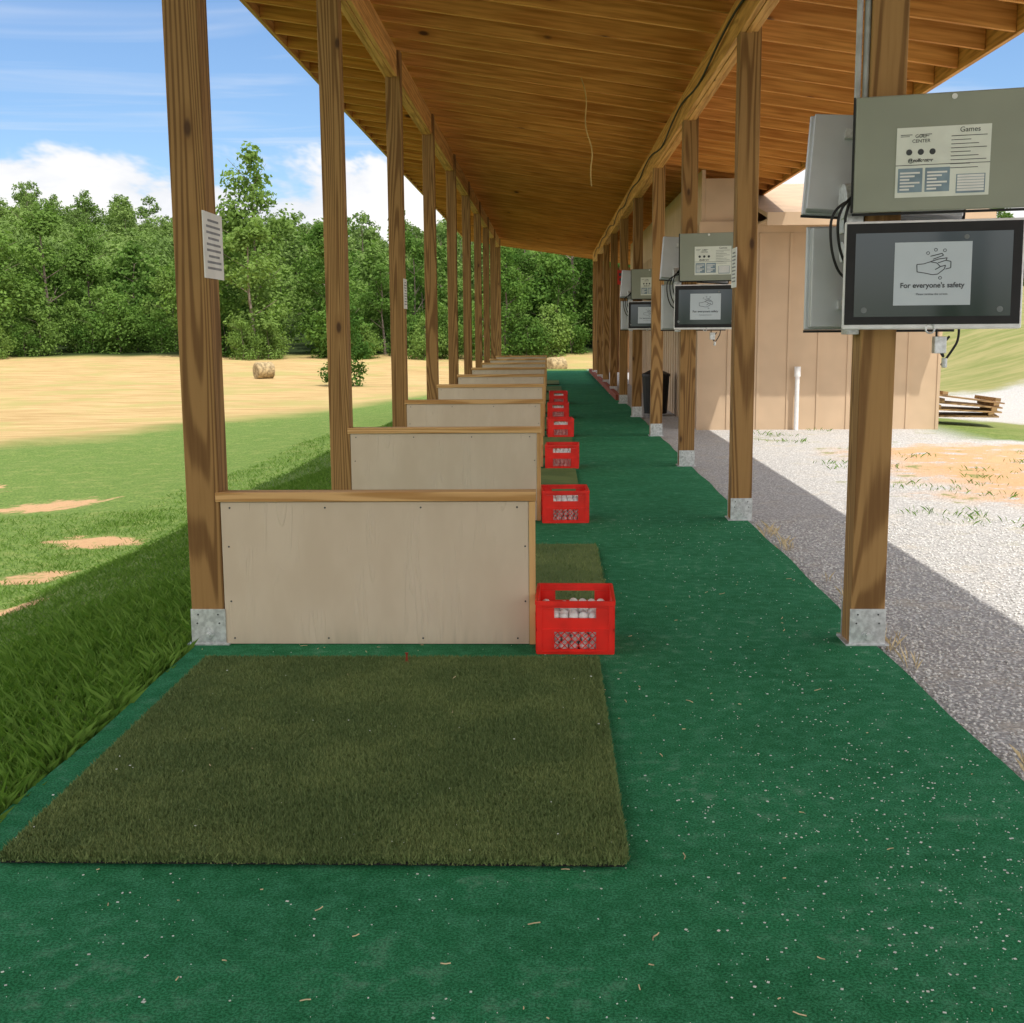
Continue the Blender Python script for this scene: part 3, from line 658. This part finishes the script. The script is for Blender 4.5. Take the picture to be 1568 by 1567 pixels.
blades('weeds',np.stack([X,Y,ground_z(X,Y)-.005],-1),rng.uniform(.01,.06,len(X)),rng.uniform(.004,.008,len(X)),1.5,M_GRASS)
cx=rng.uniform(1.52,1.62,16); cy=rng.uniform(3.5,9,16); X=np.repeat(cx,10)+rng.normal(0,.03,160); Y=np.repeat(cy,10)+rng.normal(0,.05,160)
blades('dry_grass',np.stack([X,Y,ground_z(X,Y)-.005],-1),rng.uniform(.03,.10,len(X)),rng.uniform(.0015,.003,len(X)),.9,M_DRY)
n=12000; X=1.49+rng.random(n)**1.3*2.8; Y=rng.uniform(3.2,9,n); Z=ground_z(X,Y)
O=np.array([[1,0,0],[0,1,0],[-1,0,0],[0,-1,0],[0,0,.8],[0,0,-.8]]); OF=np.array([[0,1,4],[1,2,4],[2,3,4],[3,0,4],[1,0,5],[2,1,5],[3,2,5],[0,3,5]])
sz=rng.uniform(.004,.011,n)[:,None,None]; an=rng.uniform(0,6.28,n); c_,s_=np.cos(an),np.sin(an)
OO=O[None]*sz*rng.uniform(.6,1.2,(n,6,3)); OX=OO[:,:,0]*c_[:,None]-OO[:,:,1]*s_[:,None]; OY=OO[:,:,0]*s_[:,None]+OO[:,:,1]*c_[:,None]
V=np.stack([OX+X[:,None],OY+Y[:,None],OO[:,:,2]+Z[:,None]+.003],-1).reshape(-1,3); F=((np.arange(n)*6)[:,None,None]+OF[None]).reshape(-1,3)
link(bpy.data.objects.new('gravel',npmesh('gravel',V,F,np.zeros(len(V)),plain('gravel_stone',(.66,.65,.63),.9,0,60,.3))))
a=MB(); random.seed(5)
for k in range(3200):
    x=random.uniform(cl+.05,cr-.05) if random.random()<.4 else min(cr-.04,random.gauss(.95,.33)); y=random.uniform(1.7,9) if random.random()<.4 else random.gauss(2.8,.9)
    if y<1.5: continue
    z=.001+(.034 if (x<mr and 2.98<y<Y0-.3) else 0)
    if z>.01 and random.random()<.8: continue
    s=.0007+.0036*random.random()**3; R=Matrix.Translation((x,y,z))@Matrix.Rotation(random.uniform(0,6.28),4,'Z')
    a.box(-s,s*random.uniform(.4,1),-s*random.uniform(.3,.9),s*.7,0,.0015,M=R)
a.obj('white_chips',M_CHIP)
a=MB()
for k in range(210):
    x=random.uniform(cl+.05,cr-.03); y=1.7+random.random()**1.7*5
    z=.003+(.034 if (x<mr and 2.98<y<Y0-.3) else 0)
    if z>.02 and random.random()<.9: continue
    L=.005+.03*random.random()**1.6; R=Matrix.Translation((x,y,z))@Matrix.Rotation(random.uniform(0,6.28),4,'Z')@Matrix.Rotation(random.uniform(-.15,.15),4,'Y')
    a.box(-L/2,0,-.001,.001,-.001,.001,M=R); a.box(0,L/2,-.001,.001,-.001,.001,M=R@Matrix.Rotation(random.uniform(-.6,.6),4,'Z'))
a.obj('straw_bits',M_DRY)
# ---------------------------------------------------------------- light
sv=Vector((.29,-.35,1)).normalized(); el=math.asin(sv.z); az=math.atan2(sv.x,sv.y)
L=bpy.data.lights.new('sun','SUN'); L.energy=4.2; L.angle=math.radians(.5); L.color=(1,.95,.86); lo=link(bpy.data.objects.new('sun',L)); lo.rotation_euler=sv.to_track_quat('Z','Y').to_euler(); lo.location=(10,-20,50)
w=bpy.data.worlds.new('World'); scene.world=w; w.use_nodes=True; T=NT(w.node_tree); bg=w.node_tree.nodes['Background']
sky=T.n('ShaderNodeTexSky',sky_type='NISHITA'); sky.sun_disc=False; sky.sun_elevation=el; sky.sun_rotation=az; sky.air_density=1.; sky.dust_density=.6; sky.ozone_density=1.5
d=T.n('ShaderNodeTexCoord').outputs['Generated']; s=T.xyz(d); z=s[2]
n1=T.noise(T.mapp(d,(1,1,2.2)),4.2,6,.6,.3); thr=T.m('ADD',n1,T.ss(z,.08,.24,.18,-.14))
side=T.m('MULTIPLY',T.ss(s[1],.35,.75,1,0),T.ss(z,.02,.15)); thr=T.m('ADD',thr,T.m('MULTIPLY',side,.24))  # extra unseen clouds beside and behind camera, added to lift the shaded interior
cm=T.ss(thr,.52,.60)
zz=T.m('MAXIMUM',z,.05); pv=T.comb(T.m('DIVIDE',s[0],zz),T.m('DIVIDE',s[1],zz),0.)
wv=T.noise(T.mapp(pv,(.5,1.3,1)),.8,4,.62,.8); wisp=T.m('MULTIPLY',T.ss(wv,.50,.75),.35)
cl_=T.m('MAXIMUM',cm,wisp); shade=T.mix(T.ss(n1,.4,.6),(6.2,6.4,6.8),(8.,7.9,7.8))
shade=T.mix(side,shade,T.mix(1.,shade,(1.98,1.87,1.7),'MULTIPLY'))  # added out-of-view clouds made brighter and warmer as fill light
blue=T.mix(1.,sky.outputs[0],(.86,1.02,1.2),'MULTIPLY')
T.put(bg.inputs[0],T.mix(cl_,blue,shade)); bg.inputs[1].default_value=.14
